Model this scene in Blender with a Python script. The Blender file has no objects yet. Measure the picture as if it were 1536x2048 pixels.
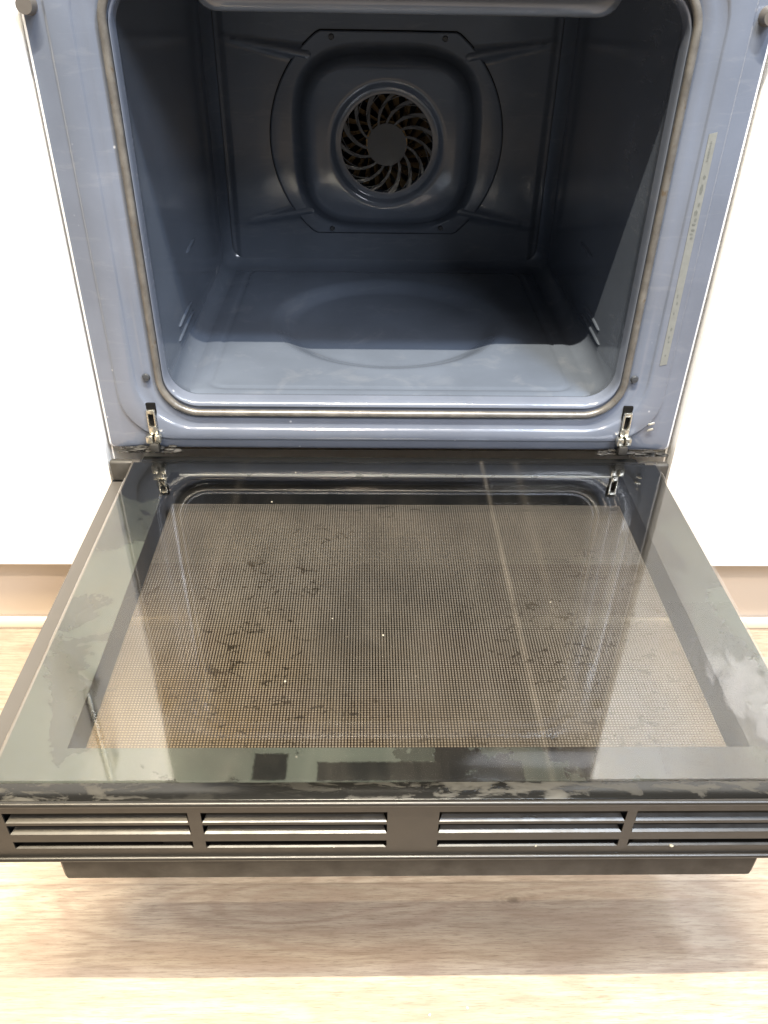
import bpy, bmesh, math, random
from mathutils import Vector, Matrix
random.seed(7)
S = bpy.context.scene
COL = S.collection
PI = math.pi

# ------------------------------------------------------------------ camera
F_PX = 1618.33
cam_d = bpy.data.cameras.new('camera')
cam = bpy.data.objects.new('camera', cam_d); COL.objects.link(cam)
yaw, pitch, roll = -0.02752527, 0.61123775, 0.01986714
fw = Vector((-math.sin(yaw) * math.cos(pitch), math.cos(yaw) * math.cos(pitch), -math.sin(pitch)))
rt = Vector((math.cos(yaw), math.sin(yaw), 0)); up = rt.cross(fw)
r2 = math.cos(roll) * rt + math.sin(roll) * up
u2 = -math.sin(roll) * rt + math.cos(roll) * up
M = Matrix((r2, u2, -fw)).transposed().to_4x4()
M.translation = Vector((-0.0269009, -0.7388307, 0.4395458))
cam.matrix_world = M
cam_d.sensor_fit = 'VERTICAL'; cam_d.sensor_height = 24.0
cam_d.lens = F_PX / 2048 * 24.0
cam_d.clip_start = 0.01; cam_d.clip_end = 60
S.camera = cam

# ------------------------------------------------------------------ world (soft room light)
W = bpy.data.worlds.new('World'); S.world = W; W.use_nodes = True
bg = W.node_tree.nodes['Background']
bg.inputs['Color'].default_value = (0.93, 0.95, 1.0, 1)
bg.inputs['Strength'].default_value = 0.27

# ------------------------------------------------------------------ lamps
def area(name, loc, target, sx, sy, power, color, spread=180):
    d = bpy.data.lights.new(name, 'AREA'); d.shape = 'RECTANGLE'; d.size = sx; d.size_y = sy
    d.energy = power; d.color = color; d.spread = math.radians(spread)
    o = bpy.data.objects.new(name, d); COL.objects.link(o)
    o.location = loc
    o.rotation_euler = (Vector(target) - Vector(loc)).to_track_quat('-Z', 'Y').to_euler()
    return o
def spot(name, loc, target, power, color, angle, blend, radius):
    d = bpy.data.lights.new(name, 'SPOT'); d.energy = power; d.color = color
    d.spot_size = math.radians(angle); d.spot_blend = blend; d.shadow_soft_size = radius
    o = bpy.data.objects.new(name, d); COL.objects.link(o)
    o.location = loc
    o.rotation_euler = (Vector(target) - Vector(loc)).to_track_quat('-Z', 'Y').to_euler()
    return o
area('tube_lamp', (-0.12, -0.765, 2.05), (-0.12, -0.70, 0), 0.8, 0.012, 185, (1.0, 0.90, 0.72))
area('cool_lamp', (0.62, -0.86, 2.05), (0.2, -0.3, 0), 0.16, 0.06, 48, (0.72, 0.84, 1.0))
spot('ceiling_spot', (-0.17, -1.80, 2.05), (-0.1, -0.42, -0.29), 180, (1.0, 0.83, 0.68), 34, 0.5, 0.03)
spot('left_spot', (-0.66, -0.95, 1.7), (-0.48, -0.36, -0.29), 230, (1.0, 0.82, 0.55), 42, 1.0, 0.16)
area('window_light', (1.1, -1.7, 1.75), (0, 0, 0.15), 0.9, 0.7, 78, (0.86, 0.91, 1.0))

S.view_settings.view_transform = 'Standard'
S.view_settings.look = 'None'
S.view_settings.gamma = 1.0
S.view_settings.exposure = 0.0
S.view_settings.use_curve_mapping = False

# ------------------------------------------------------------------ material helpers
class NT:
    def __init__(s, name):
        s.m = bpy.data.materials.new(name); s.m.use_nodes = True
        s.t = s.m.node_tree; s.n = s.t.nodes; s.l = s.t.links
        s.b = s.n['Principled BSDF']; s.out = s.n['Material Output']
    def add(s, kind, **kw):
        nd = s.n.new(kind)
        for k, v in kw.items(): setattr(nd, k, v)
        return nd
    def link(s, a, b): s.l.new(a, b)
    def coord(s, scale=(1, 1, 1), loc=(0, 0, 0)):
        tc = s.add('ShaderNodeTexCoord'); mp = s.add('ShaderNodeMapping')
        mp.inputs['Scale'].default_value = scale; mp.inputs['Location'].default_value = loc
        s.link(tc.outputs['Object'], mp.inputs['Vector']); return mp.outputs[0]
    def noise(s, vec, scale, detail=4, rough=.55, dist=0):
        nd = s.add('ShaderNodeTexNoise'); nd.inputs['Scale'].default_value = scale
        nd.inputs['Detail'].default_value = detail; nd.inputs['Roughness'].default_value = rough
        nd.inputs['Distortion'].default_value = dist
        s.link(vec, nd.inputs['Vector']); return nd.outputs['Fac']
    def ramp(s, fac, stops):
        nd = s.add('ShaderNodeValToRGB'); e = nd.color_ramp.elements
        while len(e) < len(stops): e.new(.5)
        for i, (p, c) in enumerate(stops):
            e[i].position = p
            e[i].color = c if len(c) == 4 else (*c, 1)
        s.link(fac, nd.inputs[0]); return nd.outputs[0]
    def math(s, op, a, b=None, c=None, clamp=False):
        nd = s.add('ShaderNodeMath', operation=op, use_clamp=clamp)
        for i, v in enumerate((a, b, c)):
            if v is None: continue
            if isinstance(v, (int, float)): nd.inputs[i].default_value = v
            else: s.link(v, nd.inputs[i])
        return nd.outputs[0]
    def mix(s, fac, a, b):
        nd = s.add('ShaderNodeMix', data_type='RGBA')
        if isinstance(fac, (int, float)): nd.inputs[0].default_value = fac
        else: s.link(fac, nd.inputs[0])
        for i, v in ((6, a), (7, b)):
            if isinstance(v, tuple): nd.inputs[i].default_value = (*v, 1) if len(v) == 3 else v
            else: s.link(v, nd.inputs[i])
        return nd.outputs[2]
    def bump(s, h, strength, dist=.001):
        nd = s.add('ShaderNodeBump'); nd.inputs['Strength'].default_value = strength
        nd.inputs['Distance'].default_value = dist
        s.link(h, nd.inputs['Height']); s.link(nd.outputs[0], s.b.inputs['Normal'])
    def set(s, **kw):
        for k, v in kw.items():
            k = k.replace('_', ' ')
            i = s.b.inputs[k]
            if hasattr(v, 'is_output'): s.link(v, i)
            else: i.default_value = (*v, 1) if isinstance(v, tuple) and len(v) == 3 else v
        return s
BW = lambda v: (v, v, v)

def mat_enamel(name, base, specks=False):
    a = NT(name); v = a.coord()
    n = a.noise(v, 9, 5); r = a.noise(v, 40, 5, .6)
    c = a.mix(a.ramp(n, [(.3, BW(0)), (.75, BW(1))]), tuple(x * .86 for x in base), tuple(x * 1.15 for x in base))
    # faint greasy smears, pale and rougher
    sm = a.noise(a.coord((3, 3, 14)), 7, 6, .65, .6)
    smf = a.ramp(sm, [(.55, BW(0)), (.78, BW(1))])
    c = a.mix(a.math('MULTIPLY', smf, .12), c, (.30, .30, .30))
    if specks:
        vo = a.add('ShaderNodeTexVoronoi'); vo.inputs['Scale'].default_value = 95
        a.link(a.coord(), vo.inputs['Vector'])
        gate = a.ramp(a.noise(a.coord(), 26, 2), [(.60, BW(0)), (.68, BW(1))])
        sp = a.math('MULTIPLY', a.ramp(vo.outputs['Distance'], [(.0, BW(1)), (.15, BW(0))]), gate)
        c = a.mix(a.math('MULTIPLY', sp, .8), c, (.55, .56, .60))
    wipe = a.noise(a.coord((5, 5, 60)), 10, 3, .6, 1.0)
    c = a.mix(a.math('MULTIPLY', a.ramp(wipe, [(.62, BW(0)), (.75, BW(1))]), .015), c, (.45, .45, .47))
    rr = a.ramp(r, [(.25, BW(.09)), (.8, BW(.21))])
    a.set(Base_Color=c, Roughness=rr, IOR=1.55)
    a.bump(a.noise(v, 420, 2), .05, .0006)
    return a.m
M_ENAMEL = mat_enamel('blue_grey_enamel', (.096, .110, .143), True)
M_FLANGE = mat_enamel('haze_lifted_grey_flange', (.62, .62, .64))  # pale grey, lifted further to paint the haze along the frame's outer sides
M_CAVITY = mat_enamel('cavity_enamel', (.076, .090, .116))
def plain(name, base, rough, metal=0, ior=1.45, nscale=60, var=.12, bump=.05):
    a = NT(name); v = a.coord(); n = a.noise(v, nscale, 4)
    c = a.mix(n, tuple(x * (1 - var) for x in base), tuple(x * (1 + var) for x in base))
    rr = a.ramp(n, [(.2, BW(max(.03, rough * .75))), (.8, BW(min(1, rough * 1.25)))])
    a.set(Base_Color=c, Roughness=rr, Metallic=metal, IOR=ior)
    if bump: a.bump(a.noise(v, nscale * 6, 2), bump, .0005)
    return a.m
M_WHITE = plain('white_cabinet_lacquer', (.86, .85, .83), .35, var=.01, nscale=8)
M_PLINTH = plain('cream_plinth', (.54, .46, .38), .55, var=.04, nscale=12)
M_TRIM = plain('pale_floor_trim', (.58, .50, .40), .4, var=.02)
M_STEEL = plain('zinc_steel', (.72, .70, .62), .28, 1, var=.15, nscale=120)
M_DARKHOLE = plain('slot_dark', (.003, .003, .003), .8, ior=1.2)
M_BLACKPL = plain('black_vent_plastic', (.0110, .0096, .0078), .36, var=.15, nscale=90)
M_SIDE = plain('door_side_metal', (.16, .145, .13), .35, .6)
M_GUNK = plain('burnt_grease', (.012, .011, .0095), .6, nscale=200, var=.6, bump=.8)
M_LABEL = plain('worn_label_tape', (.125, .13, .125), .45, nscale=220, var=.18)
M_INK = plain('faded_label_ink', (.085, .09, .085), .5, nscale=300, var=.4)
M_FAN = plain('heat_brown_fan_metal', (.30, .20, .10), .30, .75, nscale=90, var=.5)
M_GRIL = plain('fan_grille_enamel', (.028, .031, .036), .35, nscale=90)
M_CRUMB = plain('pale_crumb', (.20, .185, .15), .8, nscale=900, var=.3)
M_GREYRAIL = plain('window_spacer_metal', (.32, .34, .34), .3, .7)
def mat_gasket():
    a = NT('glass_fibre_gasket'); v = a.coord()
    n = a.noise(v, 55, 5, .65)
    c = a.ramp(n, [(.25, (.042, .039, .036)), (.5, (.072, .068, .063)), (.8, (.125, .118, .107))])
    st = a.noise(v, 160, 3); c = a.mix(a.ramp(st, [(.62, BW(0)), (.72, BW(1))]), c, (.06, .045, .03))
    a.set(Base_Color=c, Roughness=.30, IOR=1.6); a.bump(a.noise(v, 700, 3), .2, .0008)
    return a.m
M_GASKET = mat_gasket()

def thin_glass(name, tint, film=None, film_amt=0.0):
    """clear pane: fresnel reflection over straight transmission, dusted with a thin film"""
    a = NT(name); a.n.remove(a.b)
    tr = a.add('ShaderNodeBsdfTransparent'); tr.inputs[0].default_value = (*tint, 1)
    gl = a.add('ShaderNodeBsdfGlossy'); gl.inputs['Roughness'].default_value = .04
    fr = a.add('ShaderNodeFresnel'); fr.inputs[0].default_value = 1.46
    geo = a.add('ShaderNodeNewGeometry')
    R2 = a.math('DIVIDE', a.math('MULTIPLY', fr.outputs[0], 2.0), a.math('ADD', fr.outputs[0], 1.0))   # both faces of the pane
    f = a.math('MULTIPLY', R2, a.math('SUBTRACT', 1.0, geo.outputs['Backfacing']))
    mx = a.add('ShaderNodeMixShader'); a.link(f, mx.inputs[0]); a.link(tr.outputs[0], mx.inputs[1]); a.link(gl.outputs[0], mx.inputs[2])
    last = mx.outputs[0]
    if film:
        df = a.add('ShaderNodeBsdfDiffuse'); df.inputs[0].default_value = (*film, 1)
        v1 = a.coord((1, .28, 1)); n1 = a.noise(v1, 22, 6, .7, .8)
        v2 = a.coord((1, 1, 1)); n2 = a.noise(v2, 6, 3, .6)
        fac = a.math('MULTIPLY', a.ramp(n1, [(.40, BW(.10)), (.78, BW(1))]), a.ramp(n2, [(.3, BW(.25)), (.7, BW(1))]))
        # fine specks
        vo = a.add('ShaderNodeTexVoronoi'); vo.inputs['Scale'].default_value = 130; a.link(a.coord(), vo.inputs['Vector'])
        gate = a.ramp(a.noise(a.coord(), 60, 2), [(.64, BW(0)), (.70, BW(1))])
        sp = a.math('MULTIPLY', a.ramp(vo.outputs['Distance'], [(.06, BW(1)), (.12, BW(0))]), gate)
        ty = a.add('ShaderNodeTexCoord'); sy = a.add('ShaderNodeSeparateXYZ'); a.link(ty.outputs['Object'], sy.inputs[0])
        fac = a.math('MULTIPLY', fac, a.ramp(a.math('MULTIPLY', sy.outputs[1], -2.4), [(.15, BW(.08)), (.4, BW(.6)), (.9, BW(1))]))
        for (xa, sl, wd, am) in ((.0935, -.004, .0020, .035), (.1290, .010, .0035, .010), (-.150, .03, .004, .008)):
            dx = a.math('DIVIDE', a.math('SUBTRACT', a.math('ADD', sy.outputs[0], a.math('MULTIPLY', sy.outputs[1], -sl)), xa), wd)
            gs = a.math('EXPONENT', a.math('MULTIPLY', a.math('MULTIPLY', dx, dx), -1.0))
            fac = a.math('ADD', fac, a.math('MULTIPLY', a.math('MULTIPLY', gs, a.ramp(n1, [(.35, BW(.1)), (.6, BW(1))])), am / film_amt))
        fac = a.math('ADD', a.math('MULTIPLY', fac, film_amt), a.math('MULTIPLY', sp, .12), clamp=True)
        m2 = a.add('ShaderNodeMixShader'); a.link(fac, m2.inputs[0]); a.link(last, m2.inputs[1]); a.link(df.outputs[0], m2.inputs[2])
        last = m2.outputs[0]
    a.link(last, a.out.inputs['Surface'])
    return a.m
M_GLASS = thin_glass('inner_door_glass', (.92, .91, .89), (.42, .37, .30), .04)
M_OUTGLASS = thin_glass('outer_door_glass', (.94, .95, .94))

def mat_dots():
    """printed dot grid on the outer pane: light round dots, clear in between, worn in places"""
    a = NT('dot_print'); a.n.remove(a.b)
    P = .00232
    tc = a.add('ShaderNodeTexCoord'); sx = a.add('ShaderNodeSeparateXYZ'); 
    # slight waviness of the print
    a.link(tc.outputs['Object'], sx.inputs[0])
    fx = a.math('SUBTRACT', a.math('FRACT', a.math('DIVIDE', sx.outputs[0], P)), .5)
    fy = a.math('SUBTRACT', a.math('FRACT', a.math('DIVIDE', sx.outputs[1], P)), .5)
    fx = a.math('ABSOLUTE', fx); fy = a.math('ABSOLUTE', fy)
    d = a.math('SQRT', a.math('ADD', a.math('MULTIPLY', fx, fx), a.math('MULTIPLY', fy, fy)))
    dot = a.math('SUBTRACT', 1.0, a.math('MULTIPLY', a.math('SUBTRACT', d, .27), 8, clamp=True), clamp=True)
    # link between dots along y gives the corded look
    bar = a.math('SUBTRACT', 1.0, a.math('MULTIPLY', a.math('SUBTRACT', fx, .15), 8, clamp=True), clamp=True)
    dot = a.math('MAXIMUM', dot, a.math('MULTIPLY', bar, .5))
    # worn blotches
    w = a.noise(a.coord((1, 1.4, 1)), 75, 5, .7, 1.2)
    g = a.noise(a.coord(), 10, 3, .5)
    worn = a.math('MULTIPLY', a.ramp(w, [(.57, BW(0)), (.61, BW(1))]), a.ramp(g, [(.42, BW(0)), (.56, BW(1))]))
    dot = a.math('MULTIPLY', dot, a.math('SUBTRACT', 1.0, a.math('MULTIPLY', worn, .8)))
    cn = a.noise(a.coord(), 9, 5, .62)
    c = a.ramp(cn, [(.3, (.066, .064, .062)), (.5, (.096, .092, .088)), (.72, (.118, .113, .106))])
    # amber grease stain, strongest at the near left, fading across the pane
    sn = a.noise(a.coord(), 5, 5, .6)
    near = a.ramp(a.math('MULTIPLY', sx.outputs[1], -2.5), [(.45, BW(0)), (.85, BW(1))])
    lft = a.ramp(a.math('ADD', a.math('MULTIPLY', sx.outputs[0], 2.0), .5), [(.05, BW(1)), (.75, BW(.25))])
    st = a.math('MULTIPLY', a.math('MULTIPLY', near, lft), a.ramp(sn, [(.35, BW(.35)), (.6, BW(1))]))
    c = a.mix(a.math('MULTIPLY', st, 1.0), c, (.105, .068, .022))
    df = a.add('ShaderNodeBsdfPrincipled'); a.link(c, df.inputs['Base Color']); df.inputs['Roughness'].default_value = .35
    nb = a.add('ShaderNodeBump'); nb.inputs['Strength'].default_value = .8; nb.inputs['Distance'].default_value = .0004
    a.link(a.math('SUBTRACT', 1.0, d), nb.inputs['Height']); a.link(nb.outputs[0], df.inputs['Normal'])
    tr = a.add('ShaderNodeBsdfTransparent'); tr.inputs[0].default_value = (.64, .63, .61, 1)
    mx = a.add('ShaderNodeMixShader'); a.link(dot, mx.inputs[0]); a.link(tr.outputs[0], mx.inputs[1]); a.link(df.outputs[0], mx.inputs[2])
    a.link(mx.outputs[0], a.out.inputs['Surface'])
    return a.m
M_DOTS = mat_dots()

def mat_print():
    """black ceramic border carrying a patchy dried cleaning film with ragged edges"""
    a = NT('black_border_with_film'); v = a.coord()
    tc = a.add('ShaderNodeTexCoord'); sx = a.add('ShaderNodeSeparateXYZ'); a.link(tc.outputs['Object'], sx.inputs[0])
    xr = a.ramp(a.math('ADD', a.math('MULTIPLY', sx.outputs[0], 1.6), .5), [(.0, BW(.85)), (.10, BW(.62)), (.30, BW(.68)), (.46, BW(.66)), (.56, BW(.52)), (.66, BW(.40)), (.85, BW(.40)), (.93, BW(.60))])
    yr = a.ramp(a.math('MULTIPLY', sx.outputs[1], -2.2), [(.07, BW(0)), (.22, BW(.8)), (.6, BW(1))])
    n = a.noise(a.coord((1, 1.0, 1)), 13, 7, .60, .4)
    k = a.math('ADD', n, a.math('SUBTRACT', a.math('MULTIPLY', xr, yr), .52))
    f = a.ramp(k, [(.44, BW(0)), (.452, BW(.42)), (.60, BW(.48)), (.612, BW(1))])
    # blocks where the film was wiped away, edges broken up by noise
    en = a.math('MULTIPLY', a.math('SUBTRACT', a.noise(v, 180, 4, .7), .5), .0035)
    for (xc, yc, hx, hy) in ((-.0890, -.3985, .0110, .0105), (-.0140, -.4025, .0440, .0075), (.0657, -.4020, .0115, .0075)):
        qx = a.math('SUBTRACT', a.math('ABSOLUTE', a.math('SUBTRACT', sx.outputs[0], xc)), hx)
        qy = a.math('SUBTRACT', a.math('ABSOLUTE', a.math('SUBTRACT', sx.outputs[1], yc)), hy)
        dd = a.math('ADD', a.math('MAXIMUM', qx, qy), en)
        f = a.math('MULTIPLY', f, a.ramp(a.math('ADD', a.math('MULTIPLY', dd, 250), .5), [(.25, BW(.05)), (.75, BW(1))]))
    fc = a.ramp(a.noise(v, 11, 4), [(.3, (.024, .030, .026)), (.6, (.046, .058, .050)), (.8, (.064, .062, .040))])
    c = a.mix(a.math('MULTIPLY', f, .75), (.0045, .005, .0055), fc)
    a.set(Base_Color=c, Roughness=a.mix(f, BW(.08), BW(.45)), IOR=1.5)
    return a.m
M_PRINT = mat_print()
M_BLACKGL = plain('black_ceramic_print', (.0040, .0046, .0055), .12, nscale=30)
def mat_grime():
    a = NT('grimy_black_strip'); v = a.coord((1, 3, 1))
    n = a.noise(v, 30, 6, .65, .5); f = a.ramp(n, [(.50, BW(0)), (.56, BW(.7)), (.7, BW(1))])
    f = a.math('MULTIPLY', f, a.ramp(a.noise(a.coord(), 5, 2), [(.35, BW(.15)), (.6, BW(1))]))
    a.set(Base_Color=a.mix(f, (.004, .0037, .003), (.036, .033, .026)), Roughness=a.mix(f, BW(.22), BW(.55))); return a.m
M_GRIME = mat_grime()
M_EDGE = plain('satin_door_edge', (.070, .064, .058), .36, .25, nscale=40, var=.10)
M_HANDLE = plain('dark_bronze_handle', (.012, .0100, .0075), .5, ior=1.3)
M_CORNER = plain('dusty_grey_bracket', (.030, .028, .025), .5, nscale=150, var=.5, bump=.3)
M_SMUDGE = plain('dark_clean_patch', (.0035, .0033, .0026), .8, ior=1.12, nscale=80, var=.3)

def mat_wood():
    a = NT('wood_laminate'); tc = a.add('ShaderNodeTexCoord'); sx = a.add('ShaderNodeSeparateXYZ'); a.link(tc.outputs['Object'], sx.inputs[0])
    PW = .200; y0 = -.312
    q = a.math('DIVIDE', a.math('SUBTRACT', sx.outputs[1], y0), PW)
    row = a.math('FLOOR', q); fr = a.math('FRACT', q)
    wn = a.add('ShaderNodeTexWhiteNoise', noise_dimensions='1D'); a.link(a.math('ADD', row, 3.7), wn.inputs['W'])
    xo = a.math('ADD', sx.outputs[0], a.math('MULTIPLY', wn.outputs[0], 3.0))
    cb = a.add('ShaderNodeCombineXYZ'); a.link(xo, cb.inputs[0]); a.link(sx.outputs[1], cb.inputs[1]); a.link(a.math('MULTIPLY', row, .7), cb.inputs[2])
    def mp(scale):
        m = a.add('ShaderNodeMapping'); m.inputs['Scale'].default_value = scale; a.link(cb.outputs[0], m.inputs[0]); return m.outputs[0]
    # cathedral grain
    warp = a.noise(mp((1.3, 8, 1)), 1.3, 2, .45, .25)
    wv = a.math('SINE', a.math('MULTIPLY', warp, 120))
    rings = a.ramp(a.math('ADD', a.math('MULTIPLY', wv, .5), .5), [(.05, BW(0)), (.4, BW(.75)), (.9, BW(1))])
    fine = a.noise(mp((7, 95, 1)), 3, 7, .75)
    big = a.noise(mp((1.4, 5, 1)), 2.2, 4, .55)
    c = a.ramp(big, [(.28, (.245, .203, .158)), (.5, (.325, .272, .212)), (.75, (.42, .355, .280))])
    c = a.mix(a.math('MULTIPLY', a.math('SUBTRACT', 1.0, rings), .42), c, (.21, .15, .115))
    c = a.mix(a.ramp(fine, [(.38, BW(.75)), (.56, BW(0))]), c, (.20, .15, .11))
    pore = a.noise(mp((22, 420, 1)), 3, 4, .7)
    c = a.mix(a.ramp(pore, [(.34, BW(.7)), (.47, BW(0))]), c, (.13, .095, .07))
    # one knot with grain flowing round it
    kx = a.math('DIVIDE', a.math('SUBTRACT', sx.outputs[0], .113), .010); ky = a.math('DIVIDE', a.math('ADD', sx.outputs[1], .3295), .0055)
    kd = a.math('ADD', a.math('SQRT', a.math('ADD', a.math('MULTIPLY', kx, kx), a.math('MULTIPLY', ky, ky))), a.math('MULTIPLY', a.noise(mp((60, 90, 1)), 3, 4, .7), 1.2))
    c = a.mix(a.ramp(a.math('MULTIPLY', kd, .2), [(.16, BW(.75)), (.28, BW(.0)), (.33, BW(.22)), (.40, BW(0)), (.48, BW(.14)), (.56, BW(0))]), c, (.10, .075, .055))
    kn = a.add('ShaderNodeTexVoronoi'); kn.inputs['Scale'].default_value = 3.1; a.link(mp((1, 2, 1)), kn.inputs['Vector'])
    c = a.mix(a.ramp(kn.outputs['Distance'], [(.02, BW(.75)), (.05, BW(0))]), c, (.10, .07, .05))
    hs = a.add('ShaderNodeHueSaturation'); a.link(c, hs.inputs['Color'])
    a.link(a.math('SUBTRACT', 1.12, a.math('MULTIPLY', a.math('FRACT', a.math('MULTIPLY', row, .5)), .30)), hs.inputs['Value'])
    e = a.math('MINIMUM', fr, a.math('SUBTRACT', 1.0, fr))
    seam = a.math('SUBTRACT', 1.0, a.math('MULTIPLY', e, 110, clamp=True))
    c = a.mix(a.math('MULTIPLY', seam, .35), hs.outputs[0], (.08, .055, .04))
    a.set(Base_Color=c, Roughness=a.ramp(fine, [(.3, BW(.42)), (.7, BW(.32))]))
    a.bump(fine, .12, .0008)
    return a.m
M_WOOD = mat_wood()

# ------------------------------------------------------------------ mesh helpers
def link(name, bm, m, parent=None, smooth=False, angle=None):
    me = bpy.data.meshes.new(name); bm.normal_update(); bm.to_mesh(me); bm.free()
    if smooth:
        for f in me.polygons: f.use_smooth = True
    me.materials.append(m)
    o = bpy.data.objects.new(name, me); COL.objects.link(o)
    if parent: o.parent = parent
    if angle is not None:
        for e in me.edges: pass
        me.set_sharp_from_angle(angle=math.radians(angle))
    return o
def box(bm, x0, x1, y0, y1, z0, z1, bev=0, seg=2):
    b = bmesh.new() if bev else bm
    vs = [b.verts.new((x, y, z)) for x in (x0, x1) for y in (y0, y1) for z in (z0, z1)]
    for q in ((0, 1, 3, 2), (4, 6, 7, 5), (0, 4, 5, 1), (2, 3, 7, 6), (0, 2, 6, 4), (1, 5, 7, 3)):
        b.faces.new([vs[i] for i in q])
    if bev:
        bmesh.ops.bevel(b, geom=b.edges[:], offset=bev, segments=seg, profile=.5, affect='EDGES')
        me = bpy.data.meshes.new('t'); b.to_mesh(me); b.free(); bm.from_mesh(me); bpy.data.meshes.remove(me)
def rr(hx, zb, zt, r, y, n=10, cx=0.0):
    """rounded rectangle loop in the XZ plane"""
    pts = []
    for (sx, sz, a0) in ((1, -1, -90), (1, 1, 0), (-1, 1, 90), (-1, -1, 180)):
        ox = cx + sx * (hx - r); oz = (zb + r) if sz < 0 else (zt - r)
        for k in range(n + 1):
            a = math.radians(a0 + 90 * k / n)
            pts.append((ox + r * math.cos(a), y, oz + r * math.sin(a)))
    return pts
def loft(bm, loops, close_last=False, close_first=False, flip=False):
    rows = [[bm.verts.new(p) for p in L] for L in loops]
    N = len(rows[0])
    for a, b in zip(rows, rows[1:]):
        for i in range(N):
            j = (i + 1) % N
            q = [a[i], a[j], b[j], b[i]]
            if flip: q.reverse()
            bm.faces.new(q)
    if close_last: bm.faces.new(rows[-1] if not flip else rows[-1][::-1])
    if close_first: bm.faces.new(rows[0][::-1])
    return rows
def tube(bm, path, r, n=12, closed=True):
    N = len(path); rows = []
    for i, p in enumerate(path):
        p = Vector(p); a = Vector(path[(i - 1) % N]) if closed or i else p; b = Vector(path[(i + 1) % N]) if closed or i < N - 1 else p
        t = (b - a).normalized(); ny = Vector((0, 1, 0)); s = t.cross(ny).normalized(); u = s.cross(t)
        rows.append([bm.verts.new(p + r * (math.cos(2 * PI * k / n) * s + math.sin(2 * PI * k / n) * u)) for k in range(n)])
    rng = range(N) if closed else range(N - 1)
    for i in rng:
        A, B = rows[i], rows[(i + 1) % N]
        for k in range(n):
            bm.faces.new((A[k], A[(k + 1) % n], B[(k + 1) % n], B[k]))
    if not closed:
        bm.faces.new(rows[0][::-1]); bm.faces.new(rows[-1])
def cyl(bm, c, axis, r, h, n=24, r2=None):
    m = Matrix.Translation(c) @ Vector((0, 0, 1)).rotation_difference(Vector(axis)).to_matrix().to_4x4()
    bmesh.ops.create_cone(bm, cap_ends=True, segments=n, radius1=r, radius2=r if r2 is None else r2, depth=h, matrix=m)
def empty(name, loc, label, cat, group=None):
    o = bpy.data.objects.new(name, None); COL.objects.link(o); o.location = loc
    o['label'] = label; o['category'] = cat
    if group: o['group'] = group
    return o
def part(name, bm, m, parent, smooth=False, label=None, angle=35):
    o = link(name, bm, m, parent, smooth, angle if smooth else None)
    if parent is not None:
        o.matrix_parent_inverse = Matrix.Translation(-parent_world(parent))
    if label: o['label'] = label
    return o
def parent_world(p):
    # every root empty is unrotated; parts sit at the world origin
    v = Vector((0, 0, 0)); q = p
    while q is not None and q.parent is None:
        v = Vector(q.location); break
    return v if p.parent is None else Vector((0, 0, 0))

# ------------------------------------------------------------------ setting
FZ = -.29
bm = bmesh.new(); bmesh.ops.create_grid(bm, x_segments=2, y_segments=2, size=1)
for v in bm.verts: v.co = (v.co.x * 4, v.co.y * 3.5 - 2.8, FZ)
fl = link('floor', bm, M_WOOD); fl['kind'] = 'structure'

# white cabinet fronts either side, and the drawer front below the oven
def cabinet(name, x0, x1, label, drawer_z=None, handle=None):
    t = empty(name, ((x0 + x1) / 2, .28, FZ), label, 'cabinet')
    bm = bmesh.new(); box(bm, x0 + .001, x1 - .001, .021, .58, -.153, .60); part('carcass', bm, M_WHITE, t)
    zs = [(-.155, .60)] if drawer_z is None else [(-.155, drawer_z - .0015), (drawer_z + .0015, .60)]
    for (a, b) in zs:
        bm = bmesh.new(); box(bm, x0 + .002, x1 - .002, 0, .0195, a, b, .0015); part('door' if a < 0 else 'drawer_front', bm, M_WHITE, t, True)
    if handle:
        hx, h0, h1 = handle
        bm = bmesh.new(); tube(bm, [(hx, -.032, h0), (hx, -.032, h1)], .006, 12, False)
        for z in (h0 + .02, h1 - .02): cyl(bm, (hx, -.0155, z), (0, 1, 0), .0045, .033)
        part('handle', bm, M_STEEL, t, True)
    return t
cabinet('kitchen_cabinet', -.905, -.2992, 'white cabinet left of the oven, brightly lit with a beige plinth under it', handle=(-.375, .33, .52))
cabinet('kitchen_cabinet', .3005, .911, 'white cabinet right of the oven above the brown shaded plinth')
t = empty('drawer_unit', (0, .28, FZ), 'white drawer front seen through the glass below the oven', 'drawer')
bm = bmesh.new(); box(bm, -.300, .306, .0215, .58, -.153, -.078); part('carcass', bm, M_WHITE, t)
bm = bmesh.new(); box(bm, -.299, .305, 0.002, .0195, -.155, -.080, .0015); part('drawer_front', bm, M_WHITE, t, True)
t = empty('plinth', (0, .045, FZ), 'beige plinth board running under the cabinets and oven', 'plinth')
bm = bmesh.new(); box(bm, -.95, .95, .045, .061, FZ + .001, -.156); part('board', bm, M_PLINTH, t)
bm = bmesh.new(); box(bm, -.95, .95, .036, .0448, FZ + .0005, FZ + .016, .002); part('sealing_strip', bm, M_TRIM, t, True)

# ------------------------------------------------------------------ oven
oven = empty('oven', (0, 0, 0), 'built-in oven with blue grey enamel cavity and its glass door folded down', 'oven')
GT = .428   # top of gasket
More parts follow.
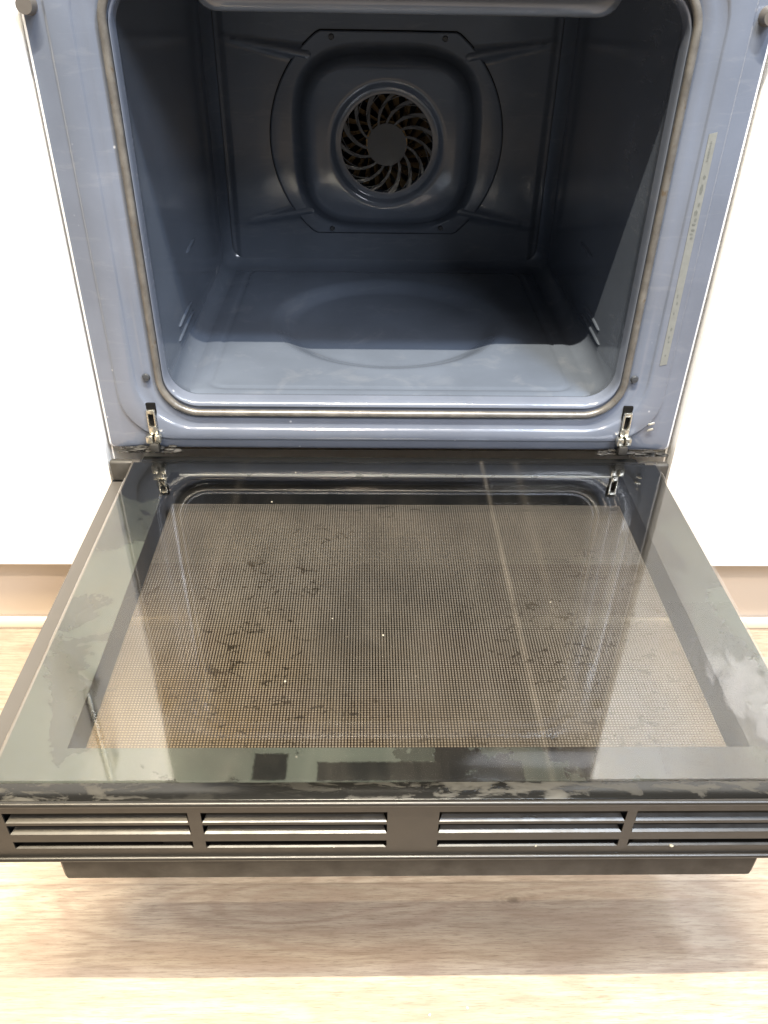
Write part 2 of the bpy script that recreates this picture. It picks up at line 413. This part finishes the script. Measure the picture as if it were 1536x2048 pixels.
# front frame: lofted rounded rectangles from the mouth out to the flange
bm = bmesh.new()
L = [rr(.2278, .0575, GT - .016, .030, .016), rr(.2278, .0572, GT - .0155, .030, .006), rr(.2282, .0562, GT - .0145, .031, .002), rr(.2288, .0545, GT - .0125, .032, .0004),
     rr(.2294, .0522, GT - .0110, .033, .0004), rr(.2300, .0505, GT - .010, .034, .0035), rr(.2385, .0405, GT, .044, .0035), rr(.2410, .0390, GT + .0015, .045, .0006),
     rr(.2480, .0330, GT + .008, .05, .0), rr(.2560, .0280, GT + .016, .055, .0), rr(.2566, .0274, GT + .0166, .056, -.0005), rr(.2576, .0264, GT + .0176, .056, -.0019), rr(.2584, .0256, GT + .0184, .056, -.0022),
     rr(.2752, .0155, GT + .030, .05, -.0022), rr(.2760, .0149, GT + .031, .05, -.0018), rr(.2776, .0135, GT + .032, .05, .0004), rr(.2784, .0128, GT + .033, .05, .0008),
     rr(.2805, .0060, GT + .036, .02, .0010), rr(.2950, .0012, GT + .042, .006, .0050), rr(.2975, .0003, GT + .044, .004, .0070), rr(.2980, .0, GT + .045, .004, .0090), rr(.2980, .0, GT + .045, .004, .022)]
loft(bm, L[:19], flip=True)
frame = part('front_frame', bm, M_ENAMEL, oven, True, angle=60)
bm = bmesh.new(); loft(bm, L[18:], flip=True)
part('side_flange', bm, M_FLANGE, oven, True, label='pale grey outer flange of the oven front, colour lifted for haze', angle=60)
# gasket
bm = bmesh.new(); tube(bm, rr(.2335, .0455, GT - .0045, .038, -.0012, n=14), .0036, 12)
part('door_gasket', bm, M_GASKET, oven, True, label='brownish grey woven gasket round the oven mouth', angle=80)
# cavity
CT = GT - .006; YB = .460
bm = bmesh.new()
L = [rr(.2278, .0575, GT - .016, .030, .016), rr(.2285, .0560, GT - .014, .030, .020), rr(.2300, .0525, GT - .010, .030, .026), rr(.2345, .0485, CT, .028, .036), rr(.2350, .0480, CT, .024, .05),
     rr(.2352, .0480, CT, .020, .16), rr(.2356, .0480, CT, .020, .30), rr(.2360, .0480, CT, .020, .430), rr(.2350, .0485, CT, .020, .445), rr(.2300, .0520, CT - .004, .020, .456), rr(.2240, .0570, CT - .010, .018, YB)]
loft(bm, L)
bmesh.ops.delete(bm, geom=[f for f in bm.faces if f.calc_center_median().z < .050 and abs(f.calc_center_median().x) < .01 and .037 < f.calc_center_median().y < .4301], context='FACES_ONLY')
# floor emboss and dome are separate raised sheets in the same mesh
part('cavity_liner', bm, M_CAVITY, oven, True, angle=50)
# back wall with stamped X ribs (height field)
bm = bmesh.new(); NX, NZ = 120, 100; x0, x1, z0, z1 = -.224, .224, .057, CT - .010
def seg_d(px, pz, a, b):
    ax, az = a; bx, bz = b; dx, dz = bx - ax, bz - az
    t = max(0, min(1, ((px - ax) * dx + (pz - az) * dz) / (dx * dx + dz * dz)))
    return math.hypot(px - ax - t * dx, pz - az - t * dz), t
def sm(x): x = max(0, min(1, x)); return x * x * (3 - 2 * x)
def back_h(x, z):
    h = 0
    for sx in (-1, 1):
        for (a, b) in (((sx * .215, .106), (sx * .105, .128)), ((sx * .215, .340), (sx * .105, .322))):
            d, t = seg_d(x, z, a, b); w = .0035 + .009 * t
            h = max(h, .0065 * sm(1 - d / w) * (.35 + .65 * t))
    # rounded stamped step near the side edges
    h -= .004 * sm((abs(x) - .2125) / .004)
    return h
g = [[bm.verts.new((x0 + (x1 - x0) * i / NX, YB - back_h(x0 + (x1 - x0) * i / NX, z0 + (z1 - z0) * j / NZ), z0 + (z1 - z0) * j / NZ)) for i in range(NX + 1)] for j in range(NZ + 1)]
for j in range(NZ):
    for i in range(NX): bm.faces.new((g[j][i], g[j][i + 1], g[j + 1][i + 1], g[j + 1][i]))
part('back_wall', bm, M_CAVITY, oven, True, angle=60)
# cavity floor: stamped dome and border groove
bm = bmesh.new(); NX, NY = 130, 120; fx, fy0, fy1 = .2165, .036, .4300
def floor_h(x, y):
    h = .0012
    r = math.hypot(x, (y - .245)); h -= .0105 * sm((.150 - r) / .034)
    # border groove
    gx = abs(x) - .196; gy = max(.048 - y, y - .432) ; rc = .02
    qx = abs(x) - .196 + rc; qy = max(.048 + rc - y, y - .432 + rc)
    d = math.hypot(max(qx, 0), max(qy, 0)) + min(max(qx, qy), 0) - rc
    h -= .0016 * math.exp(-(d / .0022) ** 2)
    e = min(fx - abs(x), y - fy0, fy1 - y); h = h * sm(e / .008)
    return h + .00805 - .008
g = [[bm.verts.new((-fx + 2 * fx * i / NX, fy0 + (fy1 - fy0) * j / NY, .0484 + floor_h(-fx + 2 * fx * i / NX, fy0 + (fy1 - fy0) * j / NY))) for i in range(NX + 1)] for j in range(NY + 1)]
for j in range(NY):
    for i in range(NX): bm.faces.new((g[j][i], g[j][i + 1], g[j + 1][i + 1], g[j + 1][i]))
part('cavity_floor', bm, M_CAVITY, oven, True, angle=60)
# side wall stamped runners
for sx in (-1, 1):
    for (z, ya, yb) in ((.075, .11, .205), (.088, .12, .20), (.145, .20, .26)):
        bm = bmesh.new()
        ring = []
        for k in range(24):
            a = 2 * PI * k / 24; ring.append((math.cos(a), math.sin(a)))
        rows = []
        for (s, hgt) in ((1.0, -.0006), (.8, .0010), (.45, .0020)):
            rows.append([(sx * (.2354 - hgt), (ya + yb) / 2 + c * ((yb - ya) / 2 * (1 if s == 1 else 1) - .004 * (1 - s)), z + q * .0035 * s) for c, q in ring])
        loft(bm, rows, close_last=True, flip=(sx < 0))
        part('shelf_runner', bm, M_CAVITY, oven, True, angle=80)
# hanging plate under the cavity roof, behind the mouth
bm = bmesh.new()
def slab(cx, hx, zb, zt, r, y): return rr(hx, zb, zt, r, y, n=8, cx=cx)
loft(bm, [slab(.006, .150, .404, .445, .010, .0190), slab(.006, .164, .398, .450, .018, .0200), slab(.006, .172, .3945, .452, .020, .024), slab(.006, .174, .3935, .453, .020, .030), slab(.006, .172, .3945, .452, .020, .038), slab(.006, .164, .398, .45, .018, .042), slab(.006, .150, .404, .445, .010, .043)], close_first=True, close_last=True)
part('roof_deflector', bm, M_CAVITY, oven, True, angle=60)
# grill heating element above
bm = bmesh.new()
pts = []
for k in range(5):
    x = -.16 + .08 * k; ys = (.08, .40) if k % 2 == 0 else (.40, .08)
    pts += [(x, ys[0], .408), (x, ys[1], .408)]
tube(bm, pts, .0035, 8, False); part('grill_element', bm, M_FAN, oven, True)

# fan cover: polar sheet
cx0, cz0 = -.0005, .219
NT_ = 160
def outline(th):  # octagon-like plate: flat top and bottom, arcs at the sides, chamfers
    c, s = math.cos(th), math.sin(th)
    r = .158
    zmax = .1305 if s > 0 else .1225
    if abs(s) > 1e-6: r = min(r, zmax / abs(s))
    # chamfer line from (.105, zmax) outward 50 deg
    ca, sa = math.cos(math.radians(40)), math.sin(math.radians(40))
    dd = .104 * ca + zmax * sa
    den = abs(c) * ca + abs(s) * sa
    r = min(r, dd / den)
    return r
def body(th, k=1.0, ex=3.4, hx=.121, hz=.112):
    c, s = abs(math.cos(th)), abs(math.sin(th))
    return k / ((c / hx) ** ex + (s / hz) ** ex) ** (1 / ex)
prof = [(lambda t: outline(t), YB - .0005), (lambda t: outline(t), YB - .0030), (lambda t: outline(t) - .001, YB - .0038), (lambda t: outline(t) - .0022, YB - .0039), (lambda t: min(body(t) + .009, outline(t) - .003), YB - .0040), (lambda t: min(body(t) + .006, outline(t) - .0035), YB - .0040),
        (lambda t: body(t), YB - .0058), (lambda t: body(t) - .006, YB - .015), (lambda t: body(t) - .013, YB - .0245), (lambda t: body(t) - .020, YB - .0265),
        (lambda t: .0865, YB - .0270), (lambda t: .0820, YB - .0275), (lambda t: .0780, YB - .0275), (lambda t: .0745, YB - .0262), (lambda t: .0710, YB - .0235), (lambda t: .0680, YB - .0220), (lambda t: .0618, YB - .0220), (lambda t: .0612, YB - .0190)]
bm = bmesh.new()
L = [[(cx0 + f(2 * PI * i / NT_) * math.cos(2 * PI * i / NT_), y, cz0 + f(2 * PI * i / NT_) * math.sin(2 * PI * i / NT_)) for i in range(NT_)] for f, y in prof]
loft(bm, L)
cover = part('fan_cover', bm, M_CAVITY, oven, True, angle=50)
# dark gap under the plate edge
bm = bmesh.new()
loft(bm, [[(cx0 + (outline(2 * PI * i / NT_) + d) * math.cos(2 * PI * i / NT_), YB - y, cz0 + (outline(2 * PI * i / NT_) + d) * math.sin(2 * PI * i / NT_)) for i in range(NT_)] for d, y in ((-.002, .0009), (.0012, .0009), (.0014, .0002))])
part('cover_seam', bm, M_DARKHOLE, cover)
# grille: curved ribs and hub
bm = bmesh.new()
yg = YB - .0222
def swirl(bm, th0, twist, ra, rb, w0, w1, y, th):
    n = 8; top = []; bot = []
    for k in range(n + 1):
        u = k / n; r = ra + (rb - ra) * u; a = th0 + twist * u ** 1.1
        w = (w0 + (w1 - w0) * u) / 2 / r
        top.append((r, a + w)); bot.append((r, a - w))
    P = lambda r, a, yy: bm.verts.new((cx0 + r * math.cos(a), yy, cz0 + r * math.sin(a)))
    A = [P(r, a, y) for r, a in top]; B = [P(r, a, y) for r, a in bot]
    C = [P(r, a, y + th) for r, a in top]; D = [P(r, a, y + th) for r, a in bot]
    for i in range(n):
        bm.faces.new((A[i], A[i + 1], B[i + 1], B[i])); bm.faces.new((C[i], D[i], D[i + 1], C[i + 1]))
        bm.faces.new((A[i], C[i], C[i + 1], A[i + 1])); bm.faces.new((B[i], B[i + 1], D[i + 1], D[i]))
for k in range(15):
    a = 2 * PI * k / 15
    swirl(bm, a + random.uniform(-.03, .03), -.62, .022, .0622, .0024, random.uniform(.0060, .0095), yg, .002)
    swirl(bm, a + .21, -.60, .040, .0622, .0010, .0018, yg, .002)
cyl(bm, (cx0, yg + .0008, cz0), (0, -1, 0), .0265, .0028, 40)
part('fan_grille', bm, M_GRIL, cover)
bm = bmesh.new()
for k in range(20):
    a = 2 * PI * k / 20; r0, r1 = .030, .0600
    tw = .38
    p = [(r0, a), (r1, a + tw)]
    vs = [bm.verts.new((cx0 + r * math.cos(b), y, cz0 + r * math.sin(b))) for r, b, y in ((r0, a, YB - .0185), (r1, a + tw, YB - .0195), (r1, a + tw + .16, YB - .008), (r0, a + .2, YB - .006))]
    bm.faces.new(vs)
cyl(bm, (cx0, YB - .005, cz0), (0, -1, 0), .028, .010, 30)
part('fan_wheel', bm, M_FAN, oven)
bm = bmesh.new(); cyl(bm, (cx0, YB - .0025, cz0), (0, -1, 0), .0625, .001, 40); part('fan_recess', bm, M_DARKHOLE, oven)
for (x, z) in ((-.0768, .1027), (.0793, .1046), (.0724, .3423), (-.0735, .3423)):
    bm = bmesh.new(); cyl(bm, (x, YB - .0050, z), (0, -1, 0), .0038, .0025, 18, .0028)
    part('screw', bm, M_GRIL, cover, True)
# outer housing and control panel (above the frame of the photograph)
bm = bmesh.new()
for b in ((-.282, -.262, .023, .55, .0, .52), (.262, .282, .023, .55, .0, .52), (-.262, .262, .023, .55, -.012, .004), (-.262, .262, .023, .55, .50, .52), (-.262, .262, .52, .55, .004, .50)):
    box(bm, *b)
part('housing', bm, M_SIDE, oven)
bm = bmesh.new(); box(bm, -.2975, .2975, -.012, .020, GT + .047, .60, .002); part('control_panel', bm, M_BLACKGL, oven, True)
# frame hardware
for (x, z) in ((-.2451, .0848), (.2421, .0867)):
    bm = bmesh.new(); cyl(bm, (x, -.0028, z), (0, -1, 0), .0042, .002, 20, .0032); box(bm, x - .0022, x + .0022, -.0042, -.0036, z - .0005, z + .0005); part('screw', bm, M_GRIL, oven, True)
for (x, z) in ((-.2890, .3975), (.2875, .3985)):
    bm = bmesh.new(); cyl(bm, (x, -.0025, z), (0, -1, 0), .0075, .012, 24, .0062); part('rubber_buffer', bm, M_SIDE, oven, True)
for dz in (0, .007):  # pair of bright slivers added in place of a small double reflection
    bm = bmesh.new(); tube(bm, [(.2665, -.0022, .0285 + dz), (.2725, -.0022, .0305 + dz)], .0011, 8, False); part('reflection_mark', bm, M_STEEL, oven, True)

# hinges: slot in the frame, zinc bracket, arm and claw
def hinge(hx, s):
    bm = bmesh.new(); box(bm, hx - .0050, hx + .0050, -.0024, .004, .0105, .0560, .001)
    h = part('hinge', bm, M_DARKHOLE, oven, True, label='zinc door hinge standing in its dark slot')
    bm = bmesh.new()
    for q in (-1, 1): box(bm, hx + q * .0034 - .0008, hx + q * .0034 + .0008, -.0062, -.0024, .0235, .0490, .0003)
    box(bm, hx - .0042, hx + .0042, -.0060, -.0026, .0455, .0500, .0008)
    box(bm, hx - .0036, hx + .0036, -.0070, -.0026, .0225, .0320, .0010)
    part('bracket', bm, M_STEEL, h, True)
    bm = bmesh.new()
    box(bm, hx - .0075, hx - .0008, -.0115, -.0030, .0140, .0225, .0012)
    box(bm, hx + .0012, hx + .0075, -.0110, -.0030, .0145, .0230, .0012)
    part('claw', bm, M_STEEL, h, True)
    bm = bmesh.new(); box(bm, hx - .005, hx + .005, -.013, -.003, .0040, .0140, .002)
    part('hinge_arm', bm, M_GUNK, h, True)
hinge(-.2457, -1); hinge(.2425, 1)
# burnt grease crusts at the bottom corners
def crust(x0, x1, y0, y1, z0, z1, n):
    bm = bmesh.new()
    for k in range(n):
        u = random.random()
        c = (x0 + (x1 - x0) * u, y0 + (y1 - y0) * random.random(), z0 + (z1 - z0) * random.random() ** 2)
        m = Matrix.Translation(c) @ Matrix.Diagonal((random.uniform(.003, .008), random.uniform(.0012, .003), random.uniform(.0006, .0014), 1))
        bmesh.ops.create_icosphere(bm, subdivisions=2, radius=1, matrix=m)
    for v in bm.verts: v.co += Vector((random.uniform(-1, 1), random.uniform(-1, 1), random.uniform(-1, 1))) * .0004
    return part('grease_crust', bm, M_GUNK, oven, True)
crust(-.282, -.226, -.004, -.001, .000, .006, 40)
crust(.222, .256, -.004, -.001, .000, .005, 24)
crust(.262, .292, -.004, -.001, -.002, .004, 18)

# energy label strip on the right of the frame
def slant(z): return .2645 + (.3143 - z) * .0142
bm = bmesh.new()
n = 20
for k in range(n):
    za, zb = .1027 + (.3143 - .1027) * k / n, .1027 + (.3143 - .1027) * (k + 1) / n
    vs = [bm.verts.new((slant(z) + q * .0034, -.0027, z + q * .0008)) for z, q in ((za, -1), (za, 1), (zb, 1), (zb, -1))]
    bm.faces.new(vs)
bmesh.ops.remove_doubles(bm, verts=bm.verts[:], dist=1e-6)
ex = bmesh.ops.extrude_face_region(bm, geom=bm.faces[:])
for v in [e for e in ex['geom'] if isinstance(e, bmesh.types.BMVert)]: v.co.y += .0003
lab = part('label_strip', bm, M_LABEL, oven, label='narrow worn label strip with faded dark marks')
bm = bmesh.new()
def mark(z, dz, dx, off=0, rot=0.0, nn=4):
    vs = []
    for k in range(nn):
        a = 2 * PI * k / nn + rot
        vs.append(bm.verts.new((slant(z) + off + dx * math.cos(a), -.00285, z + dz * math.sin(a))))
    bm.faces.new(vs)
mark(.2690, .0048, .0015, 0, 0, 6)
part('label_emblem', bm, M_INK, lab)
bm = bmesh.new()
mark(.2790, .0020, .0014, .0003, .4, 5)
for z, dz, dx, off in ((.2560, .0022, .0010, .0008), (.2490, .0030, .0016, -.0004), (.2430, .0020, .0012, .0006), (.2390, .0012, .0018, 0), (.2340, .0013, .0017, .0003), (.2305, .0010, .0018, -.0003), (.2270, .0012, .0014, .0004),
                      (.1730, .0022, .0008, -.0006), (.1660, .0018, .0009, .0004), (.1560, .0016, .0008, -.0006), (.1400, .0020, .0012, .0002), (.1320, .0017, .0010, -.0003), (.1270, .0010, .0010, .0003), (.1130, .0012, .0008, 0)):
    if z in (.1730, .2560): part('label_text', bm, M_INK, lab) if z == .1730 else None; bm = bm if z != .1730 else bmesh.new()
    mark(z, dz, dx, off, .3, 5)
part('label_text', bm, M_INK, lab); bm = bmesh.new()
for k in range(14):
    mark(.2920 + .0012 * k, .0003, .0011 if k % 3 else .0014, -.0004, PI / 4, 4)
part('label_bars', bm, M_INK, lab)

# ------------------------------------------------------------------ door (folded down, horizontal)
DX = .005     # inner pane is set a little to the right
door_root_bm = bmesh.new()
# outer glass is the carrier of the door
XO = .2975; YF = -.4285; ZO = -.034
box(door_root_bm, -XO, XO, YF, .004, ZO - .004, ZO)
door = part('door', door_root_bm, M_OUTGLASS, oven, label='glass oven door folded down flat, streaked and stained')
def frame_sheet(bm, X0, X1, Y0, Y1, x0, x1, y0, y1, z0, z1):
    box(bm, X0, x0, Y0, Y1, z0, z1); box(bm, x1, X1, Y0, Y1, z0, z1); box(bm, x0, x1, Y0, y0, z0, z1); box(bm, x0, x1, y1, Y1, z0, z1)
# dot print on top of the outer glass
mx0, mx1, my0, my1 = DX - .2309, DX + .2309, -.400, -.0508
bm = bmesh.new(); box(bm, mx0, mx1, my0, my1, ZO + .0004, ZO + .0006); part('dot_print', bm, M_DOTS, door, label='grid of small pale dots printed on the outer pane')
bm = bmesh.new(); frame_sheet(bm, -XO + .0005, XO - .0005, YF + .001, .003, mx0, mx1, my0, my1, ZO + .0004, ZO + .0009); part('outer_pane_border', bm, M_BLACKGL, door)
# inner pane
IX0, IX1, IY0, IY1 = DX - .273, DX + .273, -.4125, -.0180
bm = bmesh.new(); box(bm, IX0, IX1, IY0, IY1, -.0035, 0, .0008, 1); part('inner_pane', bm, M_GLASS, door, label='clear inner pane streaked with dried cleaning film')
bm = bmesh.new(); frame_sheet(bm, IX0 + .0004, IX1 - .0004, IY0 + .0004, IY1 - .0004, DX - .2309, DX + .2309, -.3832, -.0372, -.0046, -.0038); part('printed_border', bm, M_PRINT, door, label='black printed border clouded by pale green grey film')
bm = bmesh.new(); box(bm, DX - .2215, DX + .2215, -.0402, -.0384, -.0066, -.0050); part('spacer_bar', bm, M_GREYRAIL, door)
# satin edge strips of the outer pane
for (xa, xb) in ((-XO + .0004, -.2710), (.2785, XO - .0004)):
    bm = bmesh.new(); box(bm, xa, xb, -.4280, -.012, ZO + .0010, ZO + .0022, .0004, 1); part('edge_strip', bm, M_EDGE, door, True)
# dried foam splash at the right front corner of the pane
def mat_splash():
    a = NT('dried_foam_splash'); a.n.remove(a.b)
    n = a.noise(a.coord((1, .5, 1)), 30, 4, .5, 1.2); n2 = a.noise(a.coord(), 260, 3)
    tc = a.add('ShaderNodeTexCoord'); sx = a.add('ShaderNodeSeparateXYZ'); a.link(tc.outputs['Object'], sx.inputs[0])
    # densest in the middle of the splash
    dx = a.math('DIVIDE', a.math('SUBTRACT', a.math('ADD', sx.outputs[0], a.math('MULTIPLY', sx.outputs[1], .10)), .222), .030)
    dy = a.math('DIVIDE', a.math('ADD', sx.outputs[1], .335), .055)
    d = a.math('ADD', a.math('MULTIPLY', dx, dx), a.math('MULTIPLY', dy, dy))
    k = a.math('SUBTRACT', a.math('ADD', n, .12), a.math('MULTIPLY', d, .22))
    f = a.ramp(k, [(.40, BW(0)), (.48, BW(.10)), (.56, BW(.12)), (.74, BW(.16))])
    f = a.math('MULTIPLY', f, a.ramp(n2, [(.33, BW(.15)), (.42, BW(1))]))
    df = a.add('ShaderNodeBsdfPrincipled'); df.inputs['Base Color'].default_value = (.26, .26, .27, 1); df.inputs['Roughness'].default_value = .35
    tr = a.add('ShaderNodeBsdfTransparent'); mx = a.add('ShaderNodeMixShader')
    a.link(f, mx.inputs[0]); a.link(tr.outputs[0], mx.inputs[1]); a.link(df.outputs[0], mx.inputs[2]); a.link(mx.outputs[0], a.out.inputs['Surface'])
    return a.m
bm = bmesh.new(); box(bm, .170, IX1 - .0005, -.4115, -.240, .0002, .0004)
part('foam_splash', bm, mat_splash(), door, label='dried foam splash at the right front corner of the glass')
# side rails between the panes
for (xa, xb) in ((-.2705, -.2625), (.2700, .2775)):
    bm = bmesh.new(); box(bm, xa, xb, -.430, -.012, ZO + .001, -.0050, .001); part('side_rail', bm, M_SIDE, door, True)
bm = bmesh.new(); box(bm, -.2600, .2680, -.0280, -.0120, ZO + .001, -.0050, .001); part('hinge_rail', bm, M_BLACKGL, door, True)
bm = bmesh.new(); box(bm, -.262, .262, -.0115, -.0015, ZO + .001, -.006, .002); part('bottom_seal', bm, M_DARKHOLE, door, True)
for (xa, xb) in ((-XO + .001, -.2635), (.2635, XO - .001)):
    bm = bmesh.new(); box(bm, xa, xb, -.0110, -.0025, ZO + .001, -.008, .003, 3); part('corner_bracket', bm, M_CORNER, door, True)
# top trim: dark flat strip, rolled edge, vent face with louvres
bm = bmesh.new(); box(bm, -XO, XO, -.4260, -.4128, -.0060, -.0006, .0006); part('top_strip', bm, M_GRIME, door, True)
YV = -.4300
# vent face made as a plate with real slots
slots_x = [(-.290, -.2610), (-.2520, -.1380), (-.1300, -.0124), (.0205, .1402), (.1465, .2640), (.2680, .2900)]
slots_x = [(-.2535, -.1382), (-.1300, -.0124), (.0205, .1402), (.1465, .2640)]
rowsz = [(-.0178, -.0080), (-.0300, -.0208), (-.0452, -.0383)]
zt, zb = .0, -.0560
bm = bmesh.new()
xs = [-XO] + [v for s in slots_x for v in s] + [XO]
zz = sorted([zt, zb] + [v for r in rowsz for v in r])
for i in range(len(xs) - 1):
    for j in range(len(zz) - 1):
        xa, xb, za, zc = xs[i], xs[i + 1], zz[j], zz[j + 1]
        if i % 2 == 1 and any(abs(za - r[0]) < 1e-6 for r in rowsz): continue
        bm.faces.new([bm.verts.new(p) for p in ((xa, YV, za), (xb, YV, za), (xb, YV, zc), (xa, YV, zc))])
bmesh.ops.remove_doubles(bm, verts=bm.verts[:], dist=1e-6)
ex = bmesh.ops.extrude_face_region(bm, geom=bm.faces[:])
for v in [e for e in ex['geom'] if isinstance(e, bmesh.types.BMVert)]: v.co.y += .0012
vent = part('vent_trim', bm, M_BLACKPL, door, label='black slotted vent trim along the top edge of the door')
bm = bmesh.new()
# rolled edges top and bottom of the trim
tube(bm, [(-XO, YV - .0002, .0012), (XO, YV - .0002, .0012)], .0021, 12, False)
tube(bm, [(-XO, YV - .0008, -.0560), (XO, YV - .0008, -.0560)], .0019, 12, False)
part('rolled_edge', bm, M_BLACKPL, vent, True)
bm = bmesh.new(); box(bm, -XO + .001, XO - .001, YV + .0100, YV + .0110, -.0550, -.0065); box(bm, -XO + .001, XO - .001, YV + .0016, YV + .0098, -.0552, -.0544); part('vent_backing', bm, M_DARKHOLE, vent)
for ri, (a, b) in enumerate(rowsz):
    for (xa, xb) in slots_x:
        bm = bmesh.new()
        # louvre lip: folds inwards and up from the slot's lower edge, ends chamfered
        h = .0018 if ri < 2 else .0006; dp = .0042 if ri < 2 else .0014
        c = .0022
        P = [(xa + .0004, YV - .0003, a + .0001), (xb - .0004, YV - .0003, a + .0001), (xb - c, YV + dp, a + h), (xa + c, YV + dp, a + h)]
        Q = [(x, y + .0010, z - .0003) for x, y, z in P]
        v1 = [bm.verts.new(p) for p in P]; v2 = [bm.verts.new(p) for p in Q]
        bm.faces.new(v1); bm.faces.new(v2[::-1])
        for i in range(4): bm.faces.new((v1[i], v2[i], v2[(i + 1) % 4], v1[(i + 1) % 4]))
        part('louvre', bm, M_BLACKPL, vent)
# handle: wide flat bar hanging under the front edge of the open door
hb = bmesh.new()
def hsec(x, k): return [(x, y, z) for y, z in ((-.4180, -.0560 - .0 * k), (-.4265, -.0560), (-.4300, -.0600), (-.4300, -.0795), (-.4285, -.0825), (-.4160, -.0825), (-.4140, -.0800), (-.4140, -.0580))]
HL = [hsec(-.2290, 0), hsec(-.2270, 0), hsec(.2375, 0), hsec(.2395, 0)]
HL[0] = [(x, -.422 + (y + .422) * .8, -.0675 + (z + .0675) * .86) for x, y, z in HL[0]]; HL[3] = [(x, -.422 + (y + .422) * .8, -.0675 + (z + .0675) * .86) for x, y, z in HL[3]]
loft(hb, HL, close_last=True, close_first=True)
hd = part('handle', hb, M_HANDLE, door, True, label='wide flat dark handle bar under the front edge of the door', angle=30)
for x in (-.150, .160):
    bm = bmesh.new(); box(bm, x - .009, x + .009, -.4270, -.4170, -.0565, ZO - .0042, .001); part('handle_post', bm, M_HANDLE, hd, True)
# trim end caps
for sx in (-1, 1):
    bm = bmesh.new(); box(bm, min(sx * XO, sx * (XO - .004)), max(sx * XO, sx * (XO - .004)), YV + .0013, -.4135, -.0560, -.0066); part('end_cap', bm, M_BLACKPL, door)

# ------------------------------------------------------------------ crumbs
def crumb(x, y, z, s, label, group=None, mat=M_CRUMB):
    bm = bmesh.new(); bmesh.ops.create_icosphere(bm, subdivisions=2, radius=s)
    for v in bm.verts: v.co = Vector((v.co.x * random.uniform(.7, 1.3), v.co.y * random.uniform(.8, 1.5), max(-s * .4, v.co.z * random.uniform(.5, .8))))
    o = link('crumb', bm, mat); o.location = (x, y, z + s * .4); o.rotation_euler = (0, 0, random.uniform(0, 3))
    o['label'] = label; o['category'] = 'crumb'
    if group: o['group'] = group
for (x, y, w) in ((-.1170, -.0960, 'tiny pale crumb on the dark glass just behind the dot print, left of centre'), (-.0980, -.0430, 'pale crumb beside the thin grey bar at the hinge end of the door'),
               (-.0530, -.2600, 'pale crumb on the dotted glass left of its middle'), (-.0130, -.2790, 'tiny white crumb near the middle of the dotted glass'),
               (-.0850, -.3270, 'small crumb on the dotted glass towards its lower left'), (.1250, -.2400, 'small pale crumb on the right half of the dotted glass')):
    crumb(x, y, .0, random.uniform(.0005, .0008), w, 'crumbs on the open door')
for (x, z, w) in ((-.0470, -.0449, 'tiny crumb in the lowest vent slot left of the middle bar'), (.0860, -.0449, 'tiny crumb in the lowest vent slot right of the middle bar')):
    crumb(x, YV - .0004, z, .0006, w, 'crumbs on the open door')
crumb(.1760, YV - .0008, -.0452, .0011, 'larger yellowish crumb stuck under the vent slots at the right')
for (x, y, w) in ((.028, -.428, 'brown crumb on the bright floor plank, middle one of three'), (.060, -.423, 'brown crumb on the bright floor plank, rightmost of three'), (.012, -.452, 'brown crumb on the bright floor plank, nearest the camera')):
    crumb(x, y, FZ, .0010, w, 'crumbs on the wooden floor', M_PLINTH)
